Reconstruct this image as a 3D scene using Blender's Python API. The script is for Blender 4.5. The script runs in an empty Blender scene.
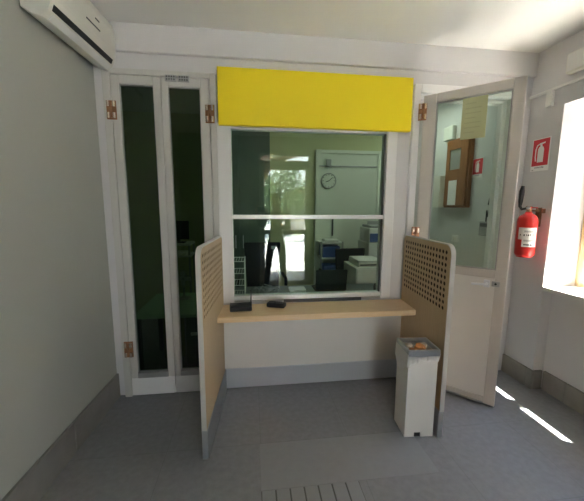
import bpy, bmesh, math, random
from mathutils import Vector, Matrix
random.seed(7)
sc = bpy.context.scene
COL = sc.collection
PI = math.pi

# ------------------------------------------------------------------ materials
def _nt(name):
    m = bpy.data.materials.new(name); m.use_nodes = True
    return m, m.node_tree, m.node_tree.nodes['Principled BSDF']

def mat(name, col, rough=.5, metal=0.0, var=.06, scale=8.0, bump=0.0, bscale=120.0, spec=.5, col2=None, stretch=None):
    """principled surface whose colour wanders a little with noise, with optional fine bump"""
    m, nt, b = _nt(name)
    N, L = nt.nodes, nt.links
    tc = N.new('ShaderNodeTexCoord')
    src = tc.outputs['Object']
    if stretch:
        mp = N.new('ShaderNodeMapping'); mp.inputs['Scale'].default_value = stretch
        L.new(src, mp.inputs['Vector']); src = mp.outputs['Vector']
    nz = N.new('ShaderNodeTexNoise'); nz.inputs['Scale'].default_value = scale; nz.inputs['Detail'].default_value = 4
    L.new(src, nz.inputs['Vector'])
    mx = N.new('ShaderNodeMix'); mx.data_type = 'RGBA'
    c1 = tuple(max(0, c * (1 - var)) for c in col) + (1,)
    c2 = (tuple(col2) if col2 else tuple(min(1, c * (1 + var)) for c in col)) + (1,)
    mx.inputs[6].default_value = c1; mx.inputs[7].default_value = c2
    L.new(nz.outputs['Fac'], mx.inputs[0]); L.new(mx.outputs[2], b.inputs['Base Color'])
    b.inputs['Roughness'].default_value = rough; b.inputs['Metallic'].default_value = metal
    b.inputs['Specular IOR Level'].default_value = spec
    if bump:
        n2 = N.new('ShaderNodeTexNoise'); n2.inputs['Scale'].default_value = bscale; n2.inputs['Detail'].default_value = 3
        L.new(src, n2.inputs['Vector'])
        bp = N.new('ShaderNodeBump'); bp.inputs['Strength'].default_value = bump; bp.inputs['Distance'].default_value = .004
        L.new(n2.outputs['Fac'], bp.inputs['Height']); L.new(bp.outputs['Normal'], b.inputs['Normal'])
    return m

def glass(name, tint, ior=1.5, rough=0.0):
    """clear pane: tinted transmission plus a true Fresnel reflection at each face"""
    m = bpy.data.materials.new(name); m.use_nodes = True
    nt = m.node_tree; N, L = nt.nodes, nt.links; N.clear()
    out = N.new('ShaderNodeOutputMaterial'); tr = N.new('ShaderNodeBsdfTransparent'); gl = N.new('ShaderNodeBsdfGlossy')
    tr.inputs['Color'].default_value = (*tint, 1); gl.inputs['Roughness'].default_value = rough
    ge = N.new('ShaderNodeNewGeometry'); mr = N.new('ShaderNodeMapRange'); fr = N.new('ShaderNodeFresnel'); mx = N.new('ShaderNodeMixShader')
    mr.inputs['To Min'].default_value = ior; mr.inputs['To Max'].default_value = 1 / ior
    L.new(ge.outputs['Backfacing'], mr.inputs['Value']); L.new(mr.outputs['Result'], fr.inputs['IOR'])
    L.new(fr.outputs['Fac'], mx.inputs['Fac']); L.new(tr.outputs[0], mx.inputs[1]); L.new(gl.outputs[0], mx.inputs[2])
    L.new(mx.outputs[0], out.inputs['Surface'])
    return m

def wood(name, c1, c2, axis=(1, 12, 12), rough=.42):
    m, nt, b = _nt(name); N, L = nt.nodes, nt.links
    tc = N.new('ShaderNodeTexCoord'); mp = N.new('ShaderNodeMapping'); mp.inputs['Scale'].default_value = axis
    nz = N.new('ShaderNodeTexNoise'); nz.inputs['Scale'].default_value = 5; nz.inputs['Detail'].default_value = 6; nz.inputs['Distortion'].default_value = .6
    rp = N.new('ShaderNodeValToRGB')
    rp.color_ramp.elements[0].position = .3; rp.color_ramp.elements[0].color = (*c1, 1)
    rp.color_ramp.elements[1].position = .7; rp.color_ramp.elements[1].color = (*c2, 1)
    L.new(tc.outputs['Object'], mp.inputs['Vector']); L.new(mp.outputs['Vector'], nz.inputs['Vector'])
    L.new(nz.outputs['Fac'], rp.inputs['Fac']); L.new(rp.outputs['Color'], b.inputs['Base Color'])
    b.inputs['Roughness'].default_value = rough
    return m

def emit(name, col, s):
    m = bpy.data.materials.new(name); m.use_nodes = True
    nt = m.node_tree; nt.nodes.clear()
    o = nt.nodes.new('ShaderNodeOutputMaterial'); e = nt.nodes.new('ShaderNodeEmission')
    e.inputs['Color'].default_value = (*col, 1); e.inputs['Strength'].default_value = s
    nt.links.new(e.outputs[0], o.inputs['Surface'])
    return m

def floor_mat():
    m, nt, b = _nt('grey_floor_tile'); N, L = nt.nodes, nt.links
    tc = N.new('ShaderNodeTexCoord'); mp = N.new('ShaderNodeMapping')
    mp.inputs['Location'].default_value = (.12, .08, 0)
    br = N.new('ShaderNodeTexBrick'); br.offset = 0
    br.inputs['Scale'].default_value = 1; br.inputs['Brick Width'].default_value = .6; br.inputs['Row Height'].default_value = .6
    br.inputs['Mortar Size'].default_value = .0025; br.inputs['Mortar Smooth'].default_value = .3
    br.inputs['Color1'].default_value = (.245, .247, .262, 1); br.inputs['Color2'].default_value = (.253, .254, .266, 1)
    br.inputs['Mortar'].default_value = (.21, .211, .22, 1)
    nz = N.new('ShaderNodeTexNoise'); nz.inputs['Scale'].default_value = 26; nz.inputs['Detail'].default_value = 6
    mx = N.new('ShaderNodeMix'); mx.data_type = 'RGBA'; mx.blend_type = 'OVERLAY'; mx.inputs[0].default_value = .22
    L.new(tc.outputs['Object'], mp.inputs['Vector']); L.new(mp.outputs['Vector'], br.inputs['Vector'])
    L.new(tc.outputs['Object'], nz.inputs['Vector'])
    L.new(br.outputs['Color'], mx.inputs[6]); L.new(nz.outputs['Fac'], mx.inputs[7]); L.new(mx.outputs[2], b.inputs['Base Color'])
    b.inputs['Roughness'].default_value = .5; b.inputs['Specular IOR Level'].default_value = .4
    return m

M = {}
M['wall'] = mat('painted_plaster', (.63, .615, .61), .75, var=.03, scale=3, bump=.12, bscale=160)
M['wall_l'] = mat('shade_tinted_plaster', (.44, .445, .40), .75, var=.03, scale=3, bump=.12, bscale=160)  # front wall plaster darkened and greened: shade of the left side in the colour
M['ceil'] = mat('ceiling_paint', (.76, .75, .715), .8, var=.02, scale=3, bump=.08)
M['office'] = mat('office_paint', (.56, .57, .33), .8, var=.04, scale=2)
M['officeside'] = mat('office_side_paint', (.62, .63, .60), .8, var=.03, scale=2)
M['officepanel'] = mat('office_panel_paint', (.70, .72, .62), .7, var=.02)
M['floor'] = floor_mat()
M['tactile'] = mat('pale_tactile_tile', (.28, .282, .296), .5, var=.08, scale=18, bump=.1)
M['skirt'] = mat('stone_skirting', (.235, .225, .208), .45, var=.25, scale=9, bump=.1)
M['alu'] = mat('beige_grey_door_paint', (.60, .565, .52), .38, var=.03, stretch=(40, 40, 2), scale=3)
M['alu2'] = mat('pale_door_paint', (.57, .555, .515), .4, var=.03, stretch=(40, 40, 2), scale=3)
M['rail'] = mat('grey_metal_rail', (.42, .42, .41), .35, .6, var=.05)
M['white'] = mat('white_frame_paint', (.76, .75, .735), .35, var=.02)
M['mull'] = mat('satin_aluminium', (.80, .80, .79), .3, .35, var=.03)
M['lam'] = mat('white_laminate', (.74, .715, .67), .42, var=.02)
M['yellow'] = mat('yellow_panel', (.92, .72, .0), .5, var=.02, scale=4)
M['wood'] = wood('pale_beech_top', (.74, .51, .28), (.80, .59, .36), (1.2, 14, 14))
M['beech'] = wood('pale_beech_panel', (.53, .385, .23), (.58, .43, .265), (14, 2.0, 1.0), .5)
M['backing'] = mat('brown_core_board', (.035, .02, .012), .9, var=.1)
M['edge'] = mat('pale_edge_trim', (.66, .64, .60), .35, .3, var=.03)
M['steel'] = mat('brushed_steel', (.74, .76, .80), .42, .75, var=.08, scale=30, stretch=(1, 1, 60))
M['plinth'] = mat('grey_plinth', (.46, .47, .49), .35, .7, var=.06, scale=20)
M['brass'] = mat('copper_hinge', (.34, .17, .09), .35, .85, var=.2, scale=30)
M['hingecap'] = mat('polished_knuckle', (.86, .70, .58), .25, .8, var=.05)
M['dark'] = mat('dark_grey_plate', (.10, .10, .10), .5, var=.3, scale=90)
M['black'] = mat('black_plastic', (.012, .012, .013), .45, var=.2)
M['blackfab'] = mat('black_mesh_fabric', (.010, .010, .012), .9, var=.3, scale=60)
M['shell'] = mat('ivory_plastic', (.70, .68, .60), .35, var=.02)
M['shell2'] = mat('white_plastic', (.74, .73, .70), .4, var=.02)
M['red'] = mat('red_enamel', (.62, .025, .02), .28, var=.05)
M['signred'] = mat('red_sign_print', (.62, .03, .04), .45, var=.03)
M['paper'] = mat('white_print', (.82, .81, .78), .6, var=.02)
M['ink'] = mat('black_print', (.03, .03, .03), .6)
M['ypaper'] = mat('yellowed_paper', (.50, .52, .29), .7, var=.06)
M['deskgreen'] = mat('green_desk_laminate', (.42, .62, .40), .45, var=.05)
M['deskteal'] = mat('teal_grey_worktop', (.10, .125, .13), .3, var=.08)
M['darkcab'] = mat('dark_green_cabinet', (.11, .145, .12), .45, var=.12)
M['oak'] = wood('brown_wood', (.22, .085, .025), (.32, .135, .045), (10, 10, 1), .4)
M['frame'] = wood('pale_window_wood', (.60, .42, .22), (.70, .52, .31), (10, 10, 1), .5)
M['sill'] = mat('white_sill_stone', (.80, .78, .74), .13, var=.03, spec=.9)
_b = M['sill'].node_tree.nodes['Principled BSDF']; _b.inputs['Coat Weight'].default_value = 1; _b.inputs['Coat IOR'].default_value = 1.9; _b.inputs['Coat Roughness'].default_value = .11
M['blue'] = mat('blue_plastic', (.05, .10, .30), .45, var=.1)
M['bag'] = mat('white_bin_bag', (.80, .79, .77), .35, var=.04, bump=.5, bscale=40)
M['tissue'] = mat('orange_peel_paper', (.62, .27, .11), .8, var=.2, scale=30)
M['tissue2'] = mat('cream_paper_scrap', (.70, .60, .48), .8, var=.1, scale=30)
M['grey'] = mat('grey_plastic', (.36, .36, .35), .45, var=.05)
M['glasst'] = glass('teller_glass', (.84, .93, .87), 1.55)
M['glassd'] = glass('dark_door_glass', (.44, .54, .44), 1.45)
M['glasso'] = glass('open_door_glass', (.88, .95, .90), 1.5)
M['glassw'] = glass('window_glass', (.96, .97, .96), 1.45)
M['lamp'] = emit('fluorescent_diffuser', (.96, 1.0, .93), 6.5)
M['ground'] = mat('sunlit_paving', (.56, .545, .52), .85, var=.1, scale=1.2)
M['brick'] = mat('arch_brick', (.36, .15, .09), .85, var=.25, scale=14)
M['beige'] = mat('beige_render', (.55, .45, .36), .85, var=.06)
M['leaf'] = mat('tree_leaves', (.075, .14, .03), .6, var=.4, scale=3)
M['bark'] = mat('tree_bark', (.16, .11, .07), .9, var=.3, scale=12)
M['roof'] = mat('terracotta_roof', (.58, .27, .17), .8, var=.15, scale=6)
M['jeans'] = mat('blue_denim', (.035, .06, .16), .85, var=.2, scale=40)
M['shirt'] = mat('dark_olive_shirt', (.06, .065, .04), .9, var=.15, scale=30)
M['skin'] = mat('skin', (.52, .31, .22), .55, var=.05)
M['hair'] = mat('dark_hair', (.02, .015, .01), .6, var=.2)

# ------------------------------------------------------------------ mesh helpers
class MB:
    def __init__(s): s.bm = bmesh.new()
    def _merge(s, t, mtx=None):
        if mtx is not None: bmesh.ops.transform(t, matrix=mtx, verts=t.verts)
        me = bpy.data.meshes.new('tmp'); t.to_mesh(me); t.free()
        s.bm.from_mesh(me); bpy.data.meshes.remove(me)
        return s
    def box(s, x0, x1, y0, y1, z0, z1, bev=0.0, mtx=None, seg=2):
        t = bmesh.new(); bmesh.ops.create_cube(t, size=1)
        for v in t.verts:
            v.co = Vector((x0 + (v.co.x + .5) * (x1 - x0), y0 + (v.co.y + .5) * (y1 - y0), z0 + (v.co.z + .5) * (z1 - z0)))
        if bev: bmesh.ops.bevel(t, geom=list(t.edges), offset=bev, segments=seg, affect='EDGES', profile=.5, clamp_overlap=True)
        return s._merge(t, mtx)
    def cyl(s, p, q, r, r2=None, n=20, mtx=None):
        p, q = Vector(p), Vector(q); d = q - p
        t = bmesh.new()
        bmesh.ops.create_cone(t, cap_ends=True, segments=n, radius1=r, radius2=r if r2 is None else r2, depth=d.length)
        rot = d.to_track_quat('Z', 'Y').to_matrix().to_4x4()
        bmesh.ops.transform(t, matrix=Matrix.Translation((p + q) / 2) @ rot, verts=t.verts)
        return s._merge(t, mtx)
    def lathe(s, prof, c=(0, 0, 0), n=28, mtx=None):
        t = bmesh.new(); rings = []
        for r, z in prof:
            rings.append([t.verts.new((c[0] + r * math.cos(2 * PI * k / n), c[1] + r * math.sin(2 * PI * k / n), c[2] + z)) for k in range(n)])
        for a, b in zip(rings, rings[1:]):
            for k in range(n): t.faces.new((a[k], a[(k + 1) % n], b[(k + 1) % n], b[k]))
        t.faces.new(list(reversed(rings[0]))); t.faces.new(rings[-1])
        return s._merge(t, mtx)
    def prism(s, pts, t0, t1, axis='y', mtx=None, bev=0.0):
        """polygon pts extruded between t0 and t1 along an axis"""
        t = bmesh.new()
        def co(a, b, h):
            return {'y': (a, h, b), 'x': (h, a, b), 'z': (a, b, h)}[axis]
        A = [t.verts.new(co(a, b, t0)) for a, b in pts]; B = [t.verts.new(co(a, b, t1)) for a, b in pts]
        t.faces.new(A); t.faces.new(list(reversed(B)))
        n = len(pts)
        for k in range(n): t.faces.new((A[k], B[k], B[(k + 1) % n], A[(k + 1) % n]))
        bmesh.ops.recalc_face_normals(t, faces=t.faces)
        if bev: bmesh.ops.bevel(t, geom=list(t.edges), offset=bev, segments=2, affect='EDGES', profile=.5, clamp_overlap=True)
        return s._merge(t, mtx)
    def tube(s, pts, r, n=10, closed=False, mtx=None):
        pts = [Vector(p) for p in pts]; t = bmesh.new(); rings = []
        m = len(pts); up = None
        for i, p in enumerate(pts):
            a = pts[(i - 1) % m] if (i > 0 or closed) else p
            b = pts[(i + 1) % m] if (i < m - 1 or closed) else p
            d = (b - a).normalized()
            if up is None: up = d.orthogonal().normalized()
            up = (up - d * up.dot(d)).normalized(); w = d.cross(up)
            rr = r[i] if isinstance(r, (list, tuple)) else r
            rings.append([t.verts.new(p + (up * math.cos(2 * PI * k / n) + w * math.sin(2 * PI * k / n)) * rr) for k in range(n)])
        seq = list(zip(rings, rings[1:])) + ([(rings[-1], rings[0])] if closed else [])
        for a, b in seq:
            for k in range(n): t.faces.new((a[k], a[(k + 1) % n], b[(k + 1) % n], b[k]))
        if not closed: t.faces.new(list(reversed(rings[0]))); t.faces.new(rings[-1])
        bmesh.ops.recalc_face_normals(t, faces=t.faces)
        return s._merge(t, mtx)
    def frame(s, x0, x1, z0, z1, l, r, b, t, y0, y1, bev=0.0):
        """rectangular frame in the xz plane with member widths l r b t"""
        s.box(x0, x0 + l, y0, y1, z0, z1, bev); s.box(x1 - r, x1, y0, y1, z0, z1, bev)
        if b: s.box(x0 + l, x1 - r, y0, y1, z0, z0 + b, bev)
        if t: s.box(x0 + l, x1 - r, y0, y1, z1 - t, z1, bev)
        return s

def tag(o, label=None, cat=None, group=None, kind=None):
    if label: o['label'] = label
    if cat: o['category'] = cat
    if group: o['group'] = group
    if kind: o['kind'] = kind
    return o

def make(name, mb, m, parent=None, smooth=False, label=None):
    me = bpy.data.meshes.new(name); mb.bm.to_mesh(me); mb.bm.free()
    ms = m if isinstance(m, list) else [m]
    for x in ms: me.materials.append(x)
    if smooth:
        for p in me.polygons: p.use_smooth = True
        me.set_sharp_from_angle(angle=math.radians(40))
    o = bpy.data.objects.new(name, me); COL.objects.link(o)
    if parent: o.parent = parent
    if label: o['label'] = label
    return o

def root(name, label, cat, loc=(0, 0, 0), rz=0, group=None, kind=None, rot=None):
    o = bpy.data.objects.new(name, None); COL.objects.link(o)
    o.location = loc; o.rotation_euler = rot if rot else (0, 0, rz)
    o.empty_display_size = .1
    return tag(o, label, cat, group, kind)

def struct(name, mb, m, label, cat, smooth=False):
    return tag(make(name, mb, m, None, smooth), label, cat, kind='structure')

def curve_mesh(splines, depth):
    """flat outline with holes in the xy plane, thickness 2*depth about z = 0; returned as a bmesh builder"""
    cu = bpy.data.curves.new('outline', 'CURVE'); cu.dimensions = '2D'; cu.fill_mode = 'BOTH'; cu.extrude = depth
    for pts in splines:
        sp = cu.splines.new('POLY'); sp.points.add(len(pts) - 1); sp.use_cyclic_u = True
        for q, (a, b) in zip(sp.points, pts): q.co = (a, b, 0, 1)
    o = bpy.data.objects.new('outline', cu); COL.objects.link(o)
    dg = bpy.context.evaluated_depsgraph_get(); dg.update()
    me = bpy.data.meshes.new_from_object(o.evaluated_get(dg))
    bpy.data.objects.remove(o); bpy.data.curves.remove(cu)
    mb = MB(); mb.bm.from_mesh(me); bpy.data.meshes.remove(me)
    bmesh.ops.remove_doubles(mb.bm, verts=mb.bm.verts, dist=1e-5)
    return mb

def xform(mb, mtx):
    bmesh.ops.transform(mb.bm, matrix=mtx, verts=mb.bm.verts); return mb

XZ = Matrix(((1, 0, 0, 0), (0, 0, -1, 0), (0, 1, 0, 0), (0, 0, 0, 1)))       # xy outline -> xz plane, facing -y

def text_obj(name, body, size, m, parent, loc, rot, align='CENTER', label=None):
    cu = bpy.data.curves.new(name, 'FONT'); cu.body = body; cu.size = size; cu.align_x = align; cu.extrude = .0004
    o = bpy.data.objects.new(name, cu); COL.objects.link(o)
    dg = bpy.context.evaluated_depsgraph_get(); dg.update()
    me = bpy.data.meshes.new_from_object(o.evaluated_get(dg)); bpy.data.objects.remove(o)
    me.name = name; me.materials.clear(); me.materials.append(m)
    t = bpy.data.objects.new(name, me); COL.objects.link(t); t.parent = parent; t.location = loc; t.rotation_euler = rot
    return t

# ------------------------------------------------------------------ dimensions
XR = 2.25            # right wall, inner face
XO = 2.645            # right wall, outer face
XL = -1.28           # left wall at the front
ZC = 2.855            # ceiling
YB = -3.45           # rear wall (behind the photographer)
YO = 2.2             # office rear wall
WY0, WY1 = -1.31, -.31   # window recess in the right wall
ZS, ZH = .915, 2.365     # sill and head of the recess

# ------------------------------------------------------------------ the room shell
struct('floor', MB().box(-2.1, XO, YB - .15, YO + .1, -.08, 0), M['floor'], 'grey tiled floor of the whole room', 'floor')
struct('ceiling', MB().box(-2.1, XO, YB - .15, YO + .1, ZC, ZC + .12), M['ceil'], 'cream white painted ceiling', 'ceiling')
w = MB()
w.box(-2.0, -1.215, 0, .1, 0, ZC)
w.box(-1.215, -.415, 0, .1, 2.55, ZC)
w.box(-.415, 1.04, 0, .1, 2.20, ZC)
w.box(-.415, 1.04, .0, .1, 0, .775)
w.box(1.04, 1.17, 0, .1, 0, ZC)
w.box(1.17, 2.16, 0, .1, 2.56, ZC)
w.box(2.16, XR, 0, .1, 0, ZC)
struct('wall_front', w, M['wall'], 'pale grey front wall holding the counter window and both doors', 'wall')
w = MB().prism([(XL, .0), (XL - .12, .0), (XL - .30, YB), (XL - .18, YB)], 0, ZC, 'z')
struct('wall_left', w, M['wall_l'], 'left wall under the air conditioner with shade painted into its colour', 'wall')
w = MB()
w.box(XR, XO, WY1, .1, 0, ZC)
w.box(XR, XO, YB - .15, WY0, 0, ZC)
w.box(XR, XO, WY0, WY1, ZH, ZC)
w.box(XR + .10, XO, WY0, WY1, 0, ZS - .03)
struct('wall_right', w, M['wall'], 'light grey right wall with a deep sunlit window recess', 'wall')
struct('wall_office_right', MB().box(XR, XO, .1, YO, 0, ZC), M['officeside'], 'pale wall seen through the open glass door', 'wall')
struct('wall_office_back', MB().box(-2.1, XO, YO, YO + .1, 0, ZC), M['office'], 'yellow green rear wall of the office behind the glass', 'wall')
struct('wall_office_left', MB().box(-2.1, -2.0, .1, YO, 0, ZC), M['officeside'], 'dim left wall of the office', 'wall')
w = MB()
w.box(-1.6, -.02, YB - .15, YB, 0, ZC); w.box(.98, XR, YB - .15, YB, 0, ZC); w.box(-.02, .98, YB - .15, YB, 2.56, ZC)
struct('wall_back', w, mat('mid_grey_plaster', (.26, .255, .24), .8, var=.04, scale=3, bump=.1), 'rear wall with the glazed entrance door', 'wall')
struct('trim_1', MB().box(XL, XR, -.035, 0, 2.665, ZC - .001, .006), M['wall'], 'shallow plaster beam along the top of the front wall', 'beam')

# skirting: stone tiles with joints
def skirt(mb, p, q, h, t, nrm, step=.33):
    p, q, nrm = Vector(p), Vector(q), Vector(nrm)
    d = q - p; L = d.length; d.normalize(); k = 0.0
    ang = math.atan2(d.y, d.x)
    while k < L - .01:
        e = min(k + step - .004, L)
        side = 1 if d.cross(nrm).z > 0 else -1
        mb.box(0, e - k, min(0, side * t), max(0, side * t), 0, h, .005, Matrix.Translation(p + d * k) @ Matrix.Rotation(ang, 4, 'Z'))
        k += step
    return mb
b = skirt(MB(), (XL, -.012, 0), (XL - .18, YB, 0), .205, .022, (1, 0, 0), .6)
struct('baseboard_left', b, M['skirt'], 'dark stone skirting along the left wall', 'baseboard')
b = MB(); skirt(b, (XR, -.0, 0), (XR, WY1 - .02, 0), .17, .022, (-1, 0, 0), .27)
skirt(b, (XR, WY1 - .001, 0), (XR + .078, WY1 - .001, 0), .17, .02, (0, -1, 0), .3)
skirt(b, (XR + .10, WY1 - .022, 0), (XR + .10, WY0, 0), .17, .022, (-1, 0, 0), .2)
skirt(b, (XR, WY0, 0), (XR, YB, 0), .17, .022, (-1, 0, 0), .33)
struct('baseboard_right', b, M['skirt'], 'grey stone skirting stepping back under the right window', 'baseboard')

# ------------------------------------------------------------------ exterior window on the right
w2 = root('window_2', 'wooden window in the deep sunlit recess of the right wall', 'window', kind='structure')
xf0, xf1 = XR + .30, XR + .36
f = MB()
for (y0, y1, z0, z1) in ((WY0, WY0 + .03, ZS, ZH), (WY1 - .03, WY1, ZS, ZH), (WY0 + .03, WY1 - .03, ZS, ZS + .03), (WY0 + .03, WY1 - .03, ZH - .03, ZH)):
    f.box(xf0, xf1, y0, y1, z0, z1, .004)
make('window_frame', f, M['frame'], w2)
ym = (WY0 + WY1) / 2
for (y0, y1) in ((WY0 + .03, ym - .001), (ym + .001, WY1 - .03)):
    f = MB()
    f.box(xf0 - .015, xf1 - .015, y0, y0 + .045, ZS + .03, ZH - .03, .004); f.box(xf0 - .015, xf1 - .015, y1 - .045, y1, ZS + .03, ZH - .03, .004)
    f.box(xf0 - .015, xf1 - .015, y0 + .045, y1 - .045, ZS + .03, ZS + .10, .004); f.box(xf0 - .015, xf1 - .015, y0 + .045, y1 - .045, ZH - .08, ZH - .03, .004)
    c = make('casement', f, M['frame'], w2)
    make('pane', MB().box(xf0 + .01, xf0 + .016, y0 + .04, y1 - .04, ZS + .09, ZH - .07), M['glassw'], c)
make('window_sill', MB().box(XR - .002, xf0, WY0, WY1, ZS - .03, ZS, .002), M['sill'], w2, label='white stone window sill lit by the sun')

# ------------------------------------------------------------------ teller window
w1 = root('window_1', 'large teller window with a white frame over the wooden counter', 'window', kind='structure')
f = MB()
f.box(-.415, -.312, -.03, .09, .775, 2.20, .004); f.box(.955, 1.04, -.03, .09, .775, 2.20, .004)
f.box(-.312, .955, -.01, .07, 2.165, 2.20, .003)
make('window_frame', f, M['white'], w1)
make('bottom_rail', MB().box(-.312, .955, -.02, .06, .788, .826, .004), M['mull'], w1)
make('mullion', MB().box(-.312, .955, -.015, .05, 1.466, 1.500, .004), M['mull'], w1, label='satin aluminium glazing bar')
make('pane', MB().box(-.312, .955, .015, .027, 1.500, 2.168), M['glasst'], w1)
make('pane', MB().box(-.312, .955, .015, .027, .826, 1.466), M['glasst'], w1)
make('glass_edge_bead', MB().box(.942, .955, -.005, .014, .826, 2.165, .002), M['dark'], w1)

# ------------------------------------------------------------------ yellow fascia
tag(make('fascia_panel', MB().box(-.40, 1.130, -.075, -.031, 2.175, 2.585, .006).box(-.39, 1.12, -.0312, -.0005, 2.206, 2.58), M['yellow']),
    'long plain yellow panel above the teller window', 'panel')

# ------------------------------------------------------------------ hinges shared by the doors
def hinge(parent, x, y, z, rz=0):
    """copper four-knuckle barrel hinge, about 0.065 wide and 0.135 tall, standing proud towards -y"""
    mt = Matrix.Translation((x, y, z)) @ Matrix.Rotation(rz, 4, 'Z')
    h = make('hinge', MB().box(-.034, .034, -.010, 0, -.066, .066, .003, mt), M['brass'], parent)
    k = MB()
    for dx in (-.02, .02):
        for dz in (-.040, .040):
            k.cyl((dx, -.016, dz - .020), (dx, -.016, dz + .020), .0115, n=14, mtx=mt)
    make('knuckle', k, M['hingecap'], h, True)
    s_ = MB().cyl((0, -.014, -.055), (0, -.014, .055), .006, n=12, mtx=mt)
    make('hinge_pin', s_, M['brass'], h, True)
    return h

# ------------------------------------------------------------------ left double door
f = MB()
f.box(-1.215, -1.160, -.035, .10, 0, 2.55, .005); f.box(-.460, -.415, -.035, .10, 0, 2.55, .005)
f.box(-1.160, -.460, -.035, .10, 2.508, 2.55, .005)
struct('trim_2', f, M['alu2'], 'pale metal frame around the closed double glass door', 'door frame')
ZT = 2.503
def leaf(name, label, x0, x1, gl, gr, hx):
    r = root(name, label, 'door', kind='structure')
    l = MB()
    l.box(x0, gl, -.04, .01, .165, ZT, .005); l.box(gr, x1, -.04, .01, .165, ZT, .005)
    l.box(gl, gr, -.04, .01, 2.438, ZT, .005)
    make('leaf_frame', l, M['alu2'], r)
    make('bottom_rail', MB().box(gl - .002, gr + .002, -.046, .01, .165, .212, .004), M['rail'], r)
    make('kick_panel', MB().box(x0, x1, -.036, .01, .012, .164, .004), M['white'], r)
    make('glass_bead', MB().frame(gl - .001, gr + .001, .212, 2.439, .007, .007, .007, .007, -.030, -.004), M['rail'], r)
    make('pane', MB().box(gl, gr, -.022, -.010, .212, 2.438), M['glassd'], r)
    for z in (2.255, .42): hinge(r, hx, -.041, z)
    return r
leaf('door_1', 'closed narrow glass door leaf nearest the left wall', -1.155, -.812, -1.100, -.862, -1.157)
d2 = leaf('door_2', 'closed narrow glass door leaf beside the teller window', -.808, -.465, -.760, -.530, -.462)
make('meeting_stile', MB().box(-.835, -.806, -.052, -.042, .17, 2.49, .003), M['alu2'], d2)
for xa in (-.775, -.683):
    p = make('closer_plate', MB().box(xa, xa + .080, -.055, -.041, 2.470, 2.515, .003), M['rail'], d2)
    k = MB()
    for i in range(4):
        for j in range(2):
            k.box(xa + .009 + i * .017, xa + .020 + i * .017, -.059, -.054, 2.477 + j * .019, 2.489 + j * .019, .002)
    make('stud', k, M['dark'], p)

# ------------------------------------------------------------------ open door at the right
f = MB()
f.box(1.165, 1.225, -.03, .10, 0, 2.56, .005); f.box(2.055, 2.16, -.03, .04, 0, 2.56, .005); f.box(2.02, 2.16, .041, .10, 0, 2.56, .005)
f.box(1.225, 2.055, -.03, .04, 2.49, 2.56, .005); f.box(1.225, 2.02, .041, .10, 2.46, 2.56, .005)
struct('trim_3', f, M['white'], 'white frame of the doorway behind the open glass door', 'door frame')
DA = math.atan2(-.49, .487)
d3 = root('door_3', 'glazed door standing open toward the room at the right', 'door', (1.252, -.036, 0), DA, kind='structure')
LW, LT = .675, .022
l = MB()
l.box(0, .098, -LT, LT, .012, 2.462, .006); l.box(LW - .075, LW, -LT, LT, .012, 2.462, .006)
l.box(.098, LW - .075, -LT, LT, 2.392, 2.462, .006)
l.box(.098, LW - .075, -LT, LT, 1.035, 1.098, .006)
l.box(.098, LW - .075, -LT, LT, .012, .07, .006)
make('leaf_frame', l, M['alu'], d3)
make('lower_panel', MB().box(.09, LW - .072, -.016, .016, .066, 1.04, .003), M['lam'], d3)
make('pane', MB().box(  .095, LW - .072, -.005, .005, 1.095, 2.397), M['glasso'], d3)
make('glass_bead', MB().frame(.097, LW - .074, 1.097, 2.394, .009, .009, .009, .009, -.014, .014), M['rail'], d3)
h = make('handle', MB().box(.53, .57, -LT - .008, -LT + .004, .962, 1.020, .004), M['steel'], d3)
make('lever', MB().tube([(.55, -LT - .006, .992), (.55, -LT - .045, .992), (.53, -LT - .052, .992), (.455, -LT - .05, .985)], .009), M['steel'], h, True)
k = make('lock', MB().box(.582, .634, -LT - .008, -LT + .004, .975, 1.015, .003), M['rail'], d3)
make('keyhole', MB().cyl((.608, -LT - .010, .996), (.608, -LT - .004, .996), .008, n=12), M['black'], k)
for z in (2.335, 1.335): hinge(d3, -.002, -.024, z, -DA * .5)
make('foot_bolt', MB().box(.10, .60, -LT - .004, -LT + .002, .012, .028, .002), M['rail'], d3)

# paper taped to the open door glass
pn = root('paper_notice', 'yellowed sheet of paper taped to the top of the open door glass', 'paper', (1.252, -.036, 0), DA)
make('sheet', MB().box(.285, .450, -.0075, -.0055, 2.085, 2.385), M['ypaper'], pn)
t = MB()
for i in range(7): t.box(.305, .305 + .12 * (.6 + .4 * math.sin(i * 2.1) ** 2), -.0082, -.0074, 2.13 + i * .035, 2.137 + i * .035)
make('printed_lines', t, mat('faded_print', (.43, .44, .25), .7), pn)

# ------------------------------------------------------------------ counter between the dividers
SK = math.atan2(.056, .76)           # both dividers lean this far off square
def DX(x0, y): return x0 + .0737 * y  # inner face at depth y
ct = root('writing_counter', 'wooden shelf counter under the teller window with white front panel', 'counter')
make('worktop', MB().prism([(DX(-.395, -.031), -.031), (DX(1.146, -.031), -.031), (DX(1.146, -.335), -.335), (DX(-.395, -.335), -.335)], .718, .762, 'z', bev=.004), M['wood'], ct)
make('front_panel', MB().prism([(DX(-.395, -.04), -.04), (DX(1.146, -.04), -.04), (DX(1.146, -.06), -.06), (DX(-.395, -.06), -.06)], .212, .717, 'z'), M['lam'], ct, label='white laminate apron panel')
make('kick_plate', MB().prism([(-.395, -.001), (1.146, -.001), (DX(1.146, -.02), -.02), (DX(-.395, -.02), -.02)], .012, .212, 'z'), M['steel'], ct, label='brushed steel kick plate')

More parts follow.
